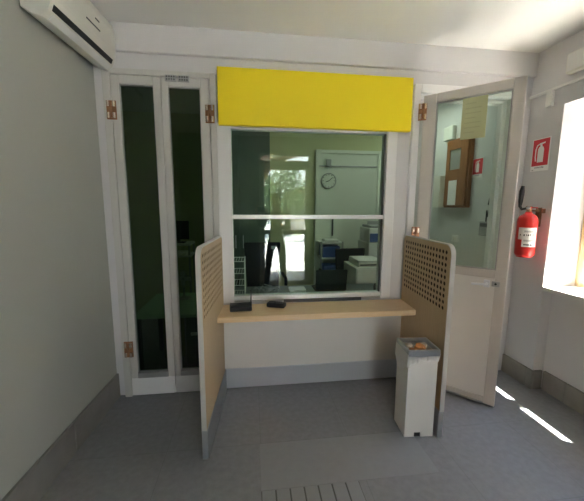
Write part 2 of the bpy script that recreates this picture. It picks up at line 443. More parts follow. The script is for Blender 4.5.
def divider(name, label, x0, out):
    """upright beech panel with a perforated head; local x runs from the wall to the room, y up (before XZ), thickness outward"""
    r = root(name, label, 'divider', (x0, -.036, 0), -PI / 2 - SK, group=None)
    L, H, T, R = .735, 1.33, .028, .065
    out_pts = [(0, .002), (L, .002), (L, H - R)] + [(L - R + R * math.cos(a), H - R + R * math.sin(a)) for a in [PI / 2 * k / 8 for k in range(1, 9)]] + [(.03, H), (0, H - .03)]
    holes = []
    NX, NZ = 16, 10
    for i in range(NX):
        for j in range(NZ):
            cx, cz = .052 + i * .0415, .905 + j * .0415
            holes.append([(cx + .0142 * math.cos(2 * PI * k / 10 + .3), cz + .0142 * math.sin(2 * PI * k / 10 + .3)) for k in range(10)])
    yo = T / 2 if out > 0 else -T / 2
    mb = xform(curve_mesh([out_pts] + holes, T / 2 - .0005), Matrix.Translation((0, yo, 0)) @ XZ)
    make('perforated_panel', mb, M['beech'], r)
    make('backing', MB().box(.028, L - .028, yo - .0105, yo + .0105, .88, 1.30), M['backing'], r, label='dark brown core behind the holes')
    # edge trim: band round front and top
    e = MB()
    pts = out_pts[1:]
    for (a, bb) in zip(pts, pts[1:]):
        d = Vector((bb[0] - a[0], bb[1] - a[1])); ln = d.length; an = math.atan2(d.y, d.x)
        mt = Matrix.Translation((a[0], yo, a[1])) @ Matrix.Rotation(-an, 4, 'Y')
        e.box(-.001, ln + .001, -T / 2 - .001, T / 2 + .001, -.004, .002, 0, mt)
    make('edge_trim', e, M['edge'], r, label='pale metal edge strip')
    # plinth on the inner face (and round the front end)
    s = -1 if out > 0 else 1
    yi0, yi1 = (-.007, 0) if out > 0 else (0, .007)
    p = MB().box(.0, L + .003, yi0, yi1, .004, .195, .001); p.box(L + .001, L + .006, min(yo - T / 2, yi0), max(yo + T / 2, yi1), .004, .195, .001)
    make('plinth', p, M['plinth'], r, label='grey metal plinth strip')
    return r
# local +x points to the room (-y); local +y then points to +x
divider('counter_divider', 'perforated pale beech divider at the left end of the counter', -.395 - .003, -1)
divider('counter_divider', 'perforated pale beech divider at the right end of the counter beside the bin', 1.146 - .003, 1)

# ------------------------------------------------------------------ things on the counter
r = root('wireless_router', 'flat black device with upright antenna at the left end of the counter', 'router', (-.255, -.165, .7625), math.radians(4))
make('body', MB().box(-.085, .085, -.06, .06, 0, .040, .008), M['black'], r)
make('front_panel', MB().box(-.078, .02, -.062, -.059, .008, .032, .001), M['black'], r)
make('antenna', MB().cyl((.078, -.04, .01), (.079, -.04, .07), .007, n=12).cyl((.079, -.04, .07), (.080, -.04, .165), .0055, .004, n=12), M['black'], r, True)
for x_ in (-.068, .068): make('foot', MB().box(x_ - .008, x_ + .008, -.055, -.04, -.0005, .002), M['grey'], r)
r = root('card_terminal', 'small black handheld terminal lying on the counter before the glass', 'handset', (.030, -.135, .7625), math.radians(-22))
make('body', MB().box(-.075, .075, -.036, .036, .001, .038, .010), M['black'], r, True)
make('screen', MB().box(-.060, -.015, -.026, .026, .0375, .0395, .001), M['dark'], r)
k = MB()
for i in range(4):
    for j in range(3): k.box(.0 + i * .016, .011 + i * .016, -.024 + j * .017, -.012 + j * .017, .0375, .041, .001)
make('keypad', k, M['dark'], r)
tag(make('deal_tray', MB().box(.10, .78, -.030, -.012, .762, .786, .002), M['dark']), 'dark slot strip along the foot of the teller glass', 'tray')

# ------------------------------------------------------------------ waste bin
bn = root('waste_bin', 'tall white square waste bin standing against the right divider', 'bin', (.968, -.655, 0), -SK)
bt = bmesh.new()
mb = MB()
mb.box(-.093, .093, -.06, .085, .001, .020, .003)
for (x0, x1, y0, y1) in ((-.100, .100, -.092, -.086), (-.100, .100, .086, .092), (-.100, -.094, -.086, .086), (.094, .100, -.086, .086)):
    if y0 < -.09:      # front sheet with the foot notch
        mb.prism([(-.100, .001), (-.032, .001), (-.032, .034), (.014, .034), (.014, .001), (.100, .001), (.100, .605), (-.100, .605)], y0, y1, 'y')
    else: mb.box(x0, x1, y0, y1, .001, .605)
make('body', mb, M['lam'], bn)
make('foot_recess', MB().box(-.06, .04, -.0845, -.070, .001, .05), M['black'], bn)
rm = MB()
rm.box(-.109, .109, -.103, -.089, .592, .637, .005); rm.box(-.109, .109, .089, .103, .592, .637, .005)
rm.box(-.109, -.095, -.089, .089, .592, .637, .005); rm.box(.095, .109, -.089, .089, .592, .637, .005)
make('rim', rm, M['plinth'], bn, label='grey rim frame')
# liner: crumpled folded collar below the rim + inside
def collar(z0, z1, e0, e1, n=64, seed=1):
    rnd = random.Random(seed); t = MB(); bm = t.bm
    def pt(a, e):
        c, s_ = math.cos(a), math.sin(a); k = 1 / max(abs(c), abs(s_)); return c * k * (.1 + e), s_ * k * (.092 + e)
    R1, R2 = [], []
    for k in range(n):
        a = 2 * PI * k / n
        x, y = pt(a, e0); R1.append(bm.verts.new((x, y, z0)))
        w_ = rnd.uniform(-.004, .006)
        x, y = pt(a, e1 + w_ * .4); left = max(0, -math.cos(a)) ** 2 * .085; x -= max(0, -math.cos(a)) ** 3 * .026
        R2.append(bm.verts.new((x, y, z1 + rnd.uniform(-.008, .008) - left)))
    for k in range(n): bm.faces.new((R1[k], R1[(k + 1) % n], R2[(k + 1) % n], R2[k]))
    bmesh.ops.solidify(bm, geom=list(bm.faces), thickness=.0012)
    return t
make('bin_liner', collar(.606, .556, .010, .005), M['bag'], bn, label='thin white plastic bag folded over the rim')
inner = MB(); inner.box(-.093, .093, -.085, .085, .55, .565, .004)
make('liner_inside', inner, M['bag'], bn)
def scrap(x, y, z, s, m, label, seed):
    rnd = random.Random(seed); t = MB(); bmesh.ops.create_icosphere(t.bm, subdivisions=2, radius=s)
    for v in t.bm.verts: v.co *= rnd.uniform(.70, 1.12); v.co.z *= .75
    p = Matrix.Rotation(-SK, 4, 'Z') @ Vector((x, y, z)) + Vector((.968, -.655, 0))
    o = make('crumpled_paper', t, m); o.location = p; tag(o, label, 'waste', 'scraps in the bin'); return o
scrap(.015, .005, .604, .040, M['tissue'], 'orange brown crumpled scrap heaped in the middle of the bin', 1)
scrap(-.052, -.035, .597, .032, M['tissue'], 'reddish crumpled scrap near the front left corner of the bin', 2)
scrap(.050, .040, .600, .034, M['tissue2'], 'cream crumpled paper in the rear right corner of the bin', 3)
scrap(-.040, .050, .595, .030, M['tissue2'], 'pale crumpled paper at the rear left of the bin', 4)

# ------------------------------------------------------------------ floor tactile tiles
TX0, TX1 = -.125, .435
t = MB().box(TX0, TX1 + .5, -1.035, -.685, -.002, .002, .001)
tag(make('tactile_tile', t, M['tactile']), 'smooth pale grey floor tile before the counter, ahead of the ribbed strip', 'tile')
t = MB()
t.box(TX0, TX1, -2.0, -1.038, -.002, .001)
gt = root('tactile_strip', 'ribbed tactile guide strip on the floor leading up to the counter', 'tactile paving')
make('base_tile', t, mat('dark_groove', (.10, .10, .10), .6), gt)
for k in range(7):
    xa = TX0 + .0045 + k * .08
    make('rib', MB().box(xa, xa + .0715, -2.0, -1.04, .0005, .0055, .002), M['tactile'], gt)

# ------------------------------------------------------------------ air conditioner
ac = root('air_conditioner', 'ivory wall air conditioner high on the left wall', 'air conditioner', (XL + .02, -.045, 2.505), math.radians(-3.0))
prof = [(0, .05), (.05, .022), (.10, .012), (.132, .038), (.150, .082), (.158, .13), (.160, .25), (.150, .302), (.12, .325), (0, .325)]
body = MB().prism([(a, z) for a, z in prof], -.66, 0, 'y', bev=.004)
make('housing', body, M['shell'], ac, True)
make('front_cover', MB().prism([(.150, .095), (.160, .125), (.1655, .245), (.154, .302), (.148, .296)], -.645, -.015, 'y', bev=.002), M['shell'], ac, True)
make('air_flap', MB().prism([(.106, .012), (.133, .036), (.137, .032), (.110, .008)], -.625, -.03, 'y'), M['shell2'], ac)
make('outlet_slot', MB().prism([(.132, .050), (.147, .080), (.152, .074), (.1385, .046)], -.635, -.03, 'y'), M['black'], ac, label='dark air outlet slot')
make('intake_groove', MB().box(.1625, .1660, -.36, -.21, .165, .172), M['dark'], ac)
make('badge', MB().box(.1645, .1672, -.26, -.215, .215, .223), M['dark'], ac, label='small dark maker badge')
make('end_cap', MB().prism([(a, z) for a, z in prof], .0005, .012, 'y', bev=.004), M['shell2'], ac, True)

# ------------------------------------------------------------------ right wall fittings
tag(make('cable_trunking', MB().box(XR - .022, XR, -1.8, -.001, 2.495, 2.515, .003), M['shell2']), 'thin white cable trunking along the top of the right wall', 'trunking')
tag(make('junction_box', MB().box(XR - .030, XR, -.222, -.170, 2.375, 2.494, .006), M['shell2']), 'small white junction box hanging below the trunking', 'junction box')
el = root('emergency_lamp', 'white rounded emergency lamp box at the top of the right wall', 'lamp', (XR, -.33, 2.56))
make('housing', MB().box(-.055, 0, -.34, 0, 0, .15, .018), M['shell'], el, True)
make('diffuser', MB().box(-.062, -.054, -.32, -.02, .015, .135, .01), M['shell2'], el, True)

def fire_sign(label, y0, z0, wd, ht, m_back):
    """red sign with a white extinguisher pictogram, facing -x on the right wall; local x runs along -y"""
    r = root('fire_sign', label, 'sign', (XR, y0, z0), -PI / 2)
    TXT = ht * .18
    make('plate', MB().box(-.008, wd + .008, -.004, 0, -TXT, ht + .008, .001), M['paper'], r)
    make('red_field', MB().box(0, wd, -.0055, -.0038, 0.004, ht, .0005), M['signred'], r)
    u = ht / .24; cx = wd * .52
    pic = []
    bodyp = [(cx - .030 * u, .035 * u), (cx + .030 * u, .035 * u), (cx + .030 * u, .15 * u), (cx + .022 * u, .168 * u), (cx + .010 * u, .176 * u), (cx + .010 * u, .19 * u), (cx - .010 * u, .19 * u), (cx - .010 * u, .176 * u), (cx - .022 * u, .168 * u), (cx - .030 * u, .15 * u)]
    lever = [(cx - .012 * u, .188 * u), (cx + .036 * u, .200 * u), (cx + .040 * u, .212 * u), (cx - .004 * u, .206 * u), (cx - .018 * u, .206 * u)]
    P_ = MB().prism(bodyp, -.0066, -.0052, 'y').prism(lever, -.0066, -.0052, 'y')
    hose = [(cx - .012 * u, .198 * u), (cx - .040 * u, .188 * u), (cx - .052 * u, .15 * u), (cx - .052 * u, .085 * u), (cx - .046 * u, .05 * u)]
    for a, bb in zip(hose, hose[1:]):
        d = Vector((bb[0] - a[0], bb[1] - a[1])); an = math.atan2(d.y, d.x)
        P_.box(-.002, d.length + .002, -.0066, -.0052, -.005 * u, .005 * u, 0, Matrix.Translation((a[0], 0, a[1])) @ Matrix.Rotation(-an, 4, 'Y'))
    make('pictogram', P_, M['paper'], r, label='white fire extinguisher symbol')
    text_obj('caption', 'ESTINTORE', ht * .075, M['ink'], r, (wd * .5, -.0046, -TXT * .42), (PI / 2, 0, 0)); text_obj('caption', 'N.', ht * .06, M['ink'], r, (wd * .1, -.0046, -TXT * .85), (PI / 2, 0, 0))
    return r
fire_sign('red fire extinguisher sign on the right wall above the extinguisher', -.078, 1.915, .150, .220, None)
fire_sign('red fire extinguisher sign seen through the open door glass beside the wooden cabinet', .660, 1.918, .145, .165, None)

ex = root('fire_extinguisher', 'red fire extinguisher with white label hanging on the right wall', 'fire extinguisher', (XR - .105, -.205, 1.15))
S_ = .073
make('cylinder', MB().lathe([(.001, .0), (S_ * .78, .002), (S_ * .80, .012), (S_ * .92, .018), (S_, .035), (S_, .30), (S_ * .96, .325), (S_ * .80, .350), (S_ * .5, .366), (.026, .372), (.022, .385)], n=36), M['red'], ex, True)
# label: a curved white sheet on the camera side
lb = MB(); bm = lb.bm
def lbl(a0, a1, z0, z1, rr):
    n = 14; lo, hi = [], []
    for k in range(n + 1):
        a = math.radians(a0 + (a1 - a0) * k / n)
        lo.append(bm.verts.new((rr * math.cos(a), rr * math.sin(a), z0))); hi.append(bm.verts.new((rr * math.cos(a), rr * math.sin(a), z1)))
    for k in range(n): bm.faces.new((lo[k], lo[k + 1], hi[k + 1], hi[k]))
lbl(205, 290, .095, .255, S_ + .0012)
lbl(180, 205, .155, .255, S_ + .0012)
make('label', lb, M['paper'], ex, True, label='white instruction label')
tx = MB(); bm = tx.bm
rnd = random.Random(5)
for (a0, a1, z0, z1) in ((212, 219, .185, .20), (226, 229, .185, .202), (234, 241, .186, .200), (248, 252, .188, .203), (192, 197, .188, .20), (262, 266, .188, .202), (216, 246, .108, .117), (250, 262, .108, .117), (214, 270, .226, .229), (214, 262, .218, .221), (214, 268, .150, .153), (214, 255, .142, .145)):
    lbl(a0, a1, z0, z1, S_ + .0018)
make('label_print', tx, M['ink'], ex)
vl = make('valve', MB().cyl((0, 0, .380), (0, 0, .425), .019, n=16).box(-.020, .020, -.014, .014, .410, .432, .004), M['brass'], ex)
make('lever', MB().box(-.010, .010, -.080, .012, .432, .441, .003, Matrix.Rotation(math.radians(-18), 4, 'X') @ Matrix.Translation((0, .13, .01))), M['red'], vl)
make('carry_handle', MB().box(-.010, .010, -.075, .010, .415, .423, .003), M['red'], vl)
make('hose', MB().tube([(-.015, .0, .415), (-.035, .035, .405), (-.035, .055, .43), (-.033, .056, .47), (-.031, .054, .56), (-.029, .052, .60)], [.010, .011, .012, .017, .019, .012], 12), M['black'], ex, True, label='black hose and nozzle')
make('gauge', MB().cyl((-.018, -.012, .418), (-.030, -.022, .418), .014, n=16), M['grey'], ex)
make('wall_bracket', MB().box(.083, .105, -.020, .020, .26, .42, .002).box(.02, .105, -.030, .012, .387, .40, .002).box(.07, .105, -.052, -.03, .375, .410, .002), mat('worn_bracket', (.20, .12, .06), .5, .4), ex)

# ------------------------------------------------------------------ things on the wall beyond the open door
cb = root('notice_cabinet', 'brown wooden wall cabinet with small glazed window seen through the open door', 'cabinet', (XR, 1.085, 1.565), -PI / 2)
make('case', MB().box(0, .42, -.045, 0, 0, .79, .006), M['oak'], cb)
dr = make('door', MB().frame(.02, .40, .02, .77, .06, .12, .42, .10, -.063, -.046, .003), M['oak'], cb)
make('door_panel', MB().box(.08, .28, -.055, -.0465, .06, .44, .003), M['oak'], dr)
make('pane', MB().box(.08, .28, -.055, -.051, .44, .67), M['glassw'], dr)
make('paper_sheet', MB().box(.10, .25, -.0655, -.0635, .03, .315), M['paper'], cb, label='white sheet on the cabinet door')
make('back_lining', MB().box(.08, .28, -.0495, -.0455, .44, .67), M['grey'], cb)
tag(make('wall_cupboard', MB().box(XR - .09, XR, 1.12, 1.25, 1.565, 1.955, .006), M['shell']), 'narrow beige box on the wall left of the wooden cabinet', 'box')
tag(make('wall_box', MB().box(XR - .05, XR, 1.00, 1.18, 2.37, 2.53, .01), M['officepanel']), 'pale square box on the wall above the wooden cabinet', 'box')
ic = root('intercom', 'grey wall handset with short antenna seen through the door glass', 'intercom', (XR, .455, 1.275), -PI / 2)
make('body', MB().box(0, .15, -.035, 0, 0, .15, .008), M['grey'], ic)
make('display', MB().box(.02, .13, -.038, -.034, .095, .132, .002), M['dark'], ic)
k = MB()
for i in range(3):
    for j in range(3): k.box(.028 + i * .036, .052 + i * .036, -.039, -.034, .015 + j * .025, .033 + j * .025, .002)
make('keypad', k, M['rail'], ic)
make('antenna', MB().cyl((.075, -.018, .148), (.075, -.018, .265), .006, n=10), M['black'], ic, True)
sw = root('light_switch', 'white square switch plate low on the wall beyond the door', 'switch', (XR, .93, 1.16), -PI / 2)
make('plate', MB().box(0, .12, -.010, 0, 0, .08, .004), M['shell2'], sw)
make('rocker', MB().box(.03, .055, -.015, -.009, .02, .06, .003).box(.065, .09, -.015, -.009, .02, .06, .003), M['shell'], sw)
tag(make('coat_hook', MB().tube([(XR, .315, 1.66), (XR - .05, .315, 1.655), (XR - .06, .315, 1.60), (XR - .03, .315, 1.585)], .007), M['black'], None, True), 'upper black coat hook beside the doorway beyond the door', 'hook')
tag(make('coat_hook', MB().tube([(XR, .315, 1.54), (XR - .05, .315, 1.535), (XR - .06, .315, 1.48), (XR - .03, .315, 1.465)], .007), M['black'], None, True), 'lower black coat hook beside the doorway beyond the door', 'hook')
cl = root('ceiling_lamp', 'ceiling light fitting in the office seen through the open door', 'ceiling lamp', (1.75, 1.15, ZC))
make('housing', MB().box(-.10, .10, -.42, .42, -.05, 0, .008), M['shell2'], cl)
make('diffuser', MB().box(-.085, .085, -.40, .40, -.062, -.050, .004), M['lamp'], cl)

# ------------------------------------------------------------------ office behind the teller glass
ws = root('office_worktop', 'dark grey work surface directly behind the teller glass', 'worktop')
make('top', MB().box(-.40, 1.24, .102, .62, .715, .742, .004), M['deskteal'], ws)
make('side_panel', MB().box(-.40, -.375, .12, .60, 0, .715), M['grey'], ws)
make('side_panel', MB().box(1.215, 1.24, .12, .60, 0, .715), M['grey'], ws)
make('back_panel', MB().box(-.375, 1.215, .13, .15, .3, .715), M['grey'], ws)
tc_ = root('tall_cabinet', 'tall dark green cabinet filling the left of the office rear wall', 'cabinet', (-.60, 2.19, 0))
make('carcass', MB().box(-.15, .69, -.42, 0, .0, 2.68, .006), M['darkcab'], tc_)
for (x0, x1, hx) in ((-.14, .267, .22), (.273, .68, .32)):
    d_ = make('door', MB().box(x0, x1, -.440, -.421, .08, 2.66, .004), M['darkcab'], tc_)
    make('handle', MB().tube([(hx, -.44, 1.0), (hx, -.47, 1.01), (hx, -.47, 1.16), (hx, -.44, 1.17)], .006), M['steel'], d_, True)
pf = MB().frame(.80, 1.82, 0.02, 2.41, .05, .05, .0, .05, YO - .05, YO - .001, .004)
struct('trim_4', pf, M['officepanel'], 'pale upright partition frame on the office rear wall', 'frame')
struct('trim_5', MB().box(.85, 1.77, YO - .022, YO - .001, .02, 2.36), M['officepanel'], 'pale partition panel behind the clock', 'panel')
tag(make('cable_conduit', MB().box(.852, 1.768, YO - .036, YO - .0222, 2.165, 2.185, .002), M['rail']), 'thin grey conduit crossing the pale office partition', 'conduit')
tag(make('alarm_sensor', MB().box(.955, 1.03, YO - .075, YO - .0365, 2.16, 2.27, .006), M['grey']), 'small grey sensor on the conduit above the clock', 'sensor')
tag(make('vertical_conduit', MB().cyl((1.08, YO - .035, 1.12), (1.08, YO - .035, 1.44), .012, n=10), M['dark'], None, True), 'dark vertical pipe on the office partition above the shelf unit', 'pipe')
ck = root('wall_clock', 'round grey wall clock on the pale office partition', 'clock', (1.0, YO - .023, 1.955), rot=(PI / 2, 0, 0))
make('case', MB().lathe([(.118, 0), (.118, .03), (.108, .036), (.104, .030), (.001, .029)], n=40), M['grey'], ck, True)
make('dial', MB().cyl((0, 0, .029), (0, 0, .031), .101, n=36), M['officepanel'], ck)
for i in range(12): make('hour_mark', MB().box(.082, .097, -.004, .004, .031, .0325, 0, Matrix.Rotation(i * PI / 6, 4, 'Z')), M['ink'], ck)
make('hand', MB().box(-.008, .078, -.004, .004, .0325, .0345, 0, Matrix.Rotation(math.radians(40), 4, 'Z')), M['ink'], ck)
make('hand', MB().box(-.008, .052, -.005, .005, .0345, .0365, 0, Matrix.Rotation(math.radians(200), 4, 'Z')), M['ink'], ck)

def office_chair(label, x, y, rz, w_, z0, z1, arm=True, patch=False):
    """swivel chair; the backrest is at local -y (towards the glass when rz = 0)"""
    r = root('office_chair', label, 'chair', (x, y, 0), rz)
    make('seat', MB().box(-.24, .24, -.22, .24, .43, .51, .03), M['blackfab'], r, True)
    zb = [(-w_ * .5, z1), (w_ * .5, z1), (w_ * .44, z0), (-w_ * .42, z0)]
    bk = make('backrest', MB().prism(zb, -.285, -.235, 'y', bev=.018), M['blackfab'], r, True)
    make('back_bar', MB().box(-.035, .035, -.30, -.24, .42, z0 + .08, .008), M['black'], r)
    if patch: make('tag_label', MB().box(.10, .155, -.288, -.2845, z1 - .075, z1 - .04), M['paper'], bk, label='small white tag')
    if arm:
        for s in (-1, 1):
            make('armrest', MB().tube([(s * .25, -.12, .47), (s * .29, -.12, .60), (s * .285, -.14, .70), (s * .27, .12, .71)], .02), M['black'], r, True)
    make('gas_column', MB().cyl((0, 0, .08), (0, 0, .43), .028, n=14), M['black'], r, True)
    st = MB()
    for k_ in range(5):
        a = 2 * PI * k_ / 5 + .3
        st.tube([(0, 0, .10), (.16 * math.cos(a), .16 * math.sin(a), .095), (.30 * math.cos(a), .30 * math.sin(a), .075)], [.026, .022, .016], 8)
    make('star_base', st, M['black'], r, True)
    for k_ in range(5):
        a = 2 * PI * k_ / 5 + .3; px_, py_ = .30 * math.cos(a), .30 * math.sin(a)
        make('caster', MB().cyl((px_ - .02 * math.sin(a), py_ + .02 * math.cos(a), .028), (px_ + .02 * math.sin(a), py_ - .02 * math.cos(a), .028), .027, n=14), M['black'], r, True)
    return r
office_chair('black office chair with a small tag, left behind the glass', -.045, 1.265, 0, .42, .60, 1.16, True, True)
office_chair('black office chair at the right behind the dark laptop', 1.04, 1.475, .1, .40, .55, 1.05, True)

lp = root('laptop', 'black laptop with its lid raised toward the glass', 'laptop', (.60, .36, .7425), 0)
make('base', MB().box(-.15, .15, -.02, .20, 0, .018, .004), M['black'], lp)
make('lid', MB().box(-.155, .155, -.008, .002, .0, .215, .004, Matrix.Translation((0, -.022, .012)) @ Matrix.Rotation(math.radians(8), 4, 'X')), M['black'], lp)
lt = root('letter_tray', 'white wire letter rack at the left behind the glass', 'letter tray', (-.28, .33, .7425))
k = MB()
for z in (.0, .11, .22, .33):
    k.tube([(-.06, -.10, z + .004), (.05, -.10, z + .004), (.05, .14, z + .004), (-.06, .14, z + .004)], .004, 8, True)
    for i in range(5): k.cyl((-.05 + i * .024, -.10, z + .004), (-.05 + i * .024, .14, z + .004), .0022, n=6)
make('shelf', k, M['shell2'], lt, True)
for (x_, y_) in ((-.06, -.10), (.05, -.10), (.05, .14), (-.06, .14)): make('upright', MB().cyl((x_, y_, 0), (x_, y_, .345), .004, n=8), M['shell2'], lt, True)
cbm = MB(); rnd = random.Random(3)
for i in range(5):
    pts = []; x, y = -.12 + .05 * i, .33
    for j in range(9): pts.append((x + rnd.uniform(-.04, .06), y + rnd.uniform(-.06, .10), .7475 + (.0 if j in (0, 8) else rnd.uniform(.0, .07))))
    cbm.tube(pts, .0045, 6)
tag(make('cable_bundle', cbm, M['grey'], None, True), 'tangle of grey cables on the work surface by the letter rack', 'cables')
tag(make('paper_stack', MB().box(.20, .36, .36, .50, .7425, .762, .002, Matrix.Translation((.0, .0, 0)))
         , M['paper']), 'low stack of white papers on the work surface behind the left chair', 'papers')
tag(make('desk_telephone', MB().prism([(.15, .7425), (.33, .7425), (.33, .80), (.19, .765)], 1.03, 1.16, 'x', bev=.006).box(1.035, 1.085, .15, .33, .795, .82, .008, Matrix.Rotation(0, 4, 'X')), M['black']),
    'black desk telephone at the right corner of the work surface', 'telephone')

pc = root('printer_cabinet', 'white low cabinet carrying a scanner at the right of the office', 'cabinet', (1.10, .88, 0))
make('carcass', MB().box(-.14, .22, -.22, .24, .0, .905, .006), M['shell2'], pc)
make('door', MB().box(-.13, .21, -.236, -.221, .06, .89, .004), M['shell2'], pc)
sn = root('document_scanner', 'pale flat scanner on top of the low white cabinet', 'scanner', (1.13, .88, .9055))
make('body', MB().box(-.13, .17, -.18, .18, 0, .05, .008), M['shell'], sn)
make('lid', MB().box(-.125, .165, -.175, .18, .051, .072, .006), M['shell2'], sn)
make('paper_slot', MB().box(-.11, .15, -.1825, -.1795, .018, .032), M['black'], sn)
tcb = root('tall_stand', 'tall pale stand under the printer at the right edge of the office view', 'stand', (1.66, 1.62, 0))
make('carcass', MB().box(-.27, .25, -.20, .25, 0, 1.085, .006), M['shell2'], tcb)
pr = root('printer', 'white printer with a blue front at the right edge of the office view', 'printer', (1.66, 1.62, 1.0855))
make('body', MB().box(-.26, .22, -.17, .22, 0, .20, .015), M['shell2'], pr)
make('front_cover', MB().box(-.25, .21, -.185, -.171, .015, .13, .006), M['blue'], pr, label='blue front cover')
make('paper_tray', MB().box(-.20, .16, .02, .04, .19, .29, .004, Matrix.Rotation(math.radians(-8), 4, 'X')).box(-.24, .20, -.16, .18, .200, .235, .01), M['grey'], pr)
su = root('shelf_unit', 'open metal shelf unit holding blue boxes against the office rear wall', 'shelf unit', (1.00, 2.02, 0))
for (x_, y_) in ((-.16, -.15), (.16, -.15), (-.16, .15), (.16, .15)):
    make('post', MB().box(x_ - .012, x_ + .012, y_ - .012, y_ + .012, 0, 1.06), M['rail'], su)
for z in (.12, .55, .80, 1.03): make('shelf', MB().box(-.17, .17, -.16, .16, z, z + .02, .002), M['shell2'], su)
tag(make('storage_box', MB().box(.87, 1.13, 1.89, 2.14, .8205, .99, .01), M['blue']), 'blue storage box on the upper level of the shelf unit', 'box', 'blue boxes on the shelf unit')
tag(make('storage_box', MB().box(.88, 1.12, 1.89, 2.13, .5705, .70, .01), M['blue']), 'blue storage box on the middle level of the shelf unit', 'box', 'blue boxes on the shelf unit')
tag(make('paper_tray', MB().box(.90, 1.11, 1.89, 2.10, 1.0505, 1.085, .006), M['shell2']), 'flat white tray of papers on top of the shelf unit', 'tray')

# ------------------------------------------------------------------ office seen through the left doors
dk = root('office_desk', 'low green topped desk behind the closed double door', 'desk', (-.86, .52, 0))
make('top', MB().box(-.33, .42, -.36, .36, .595, .625, .004), M['deskgreen'], dk)
make('modesty_panel', MB().box(-.10, .08, -.29, -.275, .20, .594), mat('olive_panel', (.20, .22, .06), .6), dk, label='olive panel under the top')
pd = make('pedestal', MB().box(.10, .40, -.32, .33, .02, .594, .004), M['darkcab'], dk)
make('drawer_handle', MB().box(.145, .235, -.345, -.321, .42, .445, .004), M['shell2'], pd)
for (x_, y_) in ((-.30, -.32), (-.30, .32)): make('leg', MB().box(x_ - .02, x_ + .02, y_ - .02, y_ + .02, 0, .594), M['black'], dk)
rk = root('equipment_stand', 'narrow metal stand carrying a monitor seen through the closed double door', 'stand', (-1.00, 1.15, 0))
for (x_, y_) in ((-.14, -.14), (.14, -.14), (-.14, .14), (.14, .14)):
    make('post', MB().box(x_ - .01, x_ + .01, y_ - .01, y_ + .01, 0, 1.15), M['grey'], rk)
for z in (.30, 1.00, 1.13): make('shelf', MB().box(-.155, .155, -.155, .155, z, z + .02, .002), M['shell2'], rk)
mo = root('monitor', 'black monitor standing on the narrow stand behind the double door', 'monitor', (-1.00, 1.13, 1.151))
make('foot', MB().box(-.08, .08, -.06, .06, 0, .012, .004), M['black'], mo)
make('neck', MB().box(-.02, .02, 0, .02, .012, .06), M['black'], mo)
make('screen', MB().box(-.125, .125, -.025, .0, .04, .25, .006), M['black'], mo)
tag(make('paper_bundle', MB().box(-1.12, -.90, 1.02, 1.24, 1.0205, 1.045, .003), M['paper']), 'white papers on the second shelf of the narrow stand', 'papers')
fn = root('desk_fan', 'round wire desk fan on the green topped desk', 'fan', (-.86, .66, .6255))
make('foot', MB().lathe([(.07, 0), (.07, .008), (.02, .02), (.012, .03), (.012, .12)], n=24), M['grey'], fn, True)
gd = MB()
for rr in (.09, .065, .04): gd.tube([(rr * math.cos(2 * PI * k_ / 28), -.03, .21 + rr * math.sin(2 * PI * k_ / 28)) for k_ in range(28)], .0035, 6, True)
for k_ in range(12):
    a = 2 * PI * k_ / 12; gd.cyl((.012 * math.cos(a), -.035, .21 + .012 * math.sin(a)), (.09 * math.cos(a), -.03, .21 + .09 * math.sin(a)), .002, n=6)
make('guard', gd, M['grey'], fn, True)
make('motor', MB().cyl((0, -.01, .21), (0, .06, .21), .03, n=18), M['grey'], fn, True)
bl = MB()
for k_ in range(4): bl.box(.012, .075, -.002, .002, -.022, .022, .001, Matrix.Translation((0, -.018, .21)) @ Matrix.Rotation(k_ * PI / 2, 4, 'Y') @ Matrix.Rotation(.4, 4, 'X'))
make('blade', bl, M['shell2'], fn)

# ------------------------------------------------------------------ entrance door in the rear wall (mirrored in the glass)
d4 = root('door_4', 'glazed entrance door in the rear wall', 'door', kind='structure')
f = MB()
f.frame(-.02, .98, 0, 2.56, .045, .045, 0, .04, YB - .10, YB - .02, .004); f.box(.025, .935, YB - .10, YB - .02, 2.32, 2.43, .004)
make('frame', f, M['alu'], d4)
l = MB().frame(.027, .933, .008, 2.318, .055, .055, .09, .06, YB - .085, YB - .04, .004)
l.box(.082, .878, YB - .085, YB - .04, 1.02, 1.11, .003)
l.box(.39, .41, YB - .085, YB - .04, 1.11, 2.26, .002)
make('leaf_frame', l, M['alu'], d4)
make('pane', MB().box(.082, .878, YB - .066, YB - .060, .098, 1.02), M['glassw'], d4)
make('pane', MB().box(.082, .878, YB - .066, YB - .060, 1.11, 2.26), M['glassw'], d4)
make('transom_pane', MB().box(.025, .935, YB - .066, YB - .060, 2.43, 2.52), M['glassw'], d4)
make('handle', MB().tube([(.12, YB - .04, 1.06), (.12, YB + .0, 1.06), (.22, YB + .0, 1.06)], .010), M['steel'], d4, True)

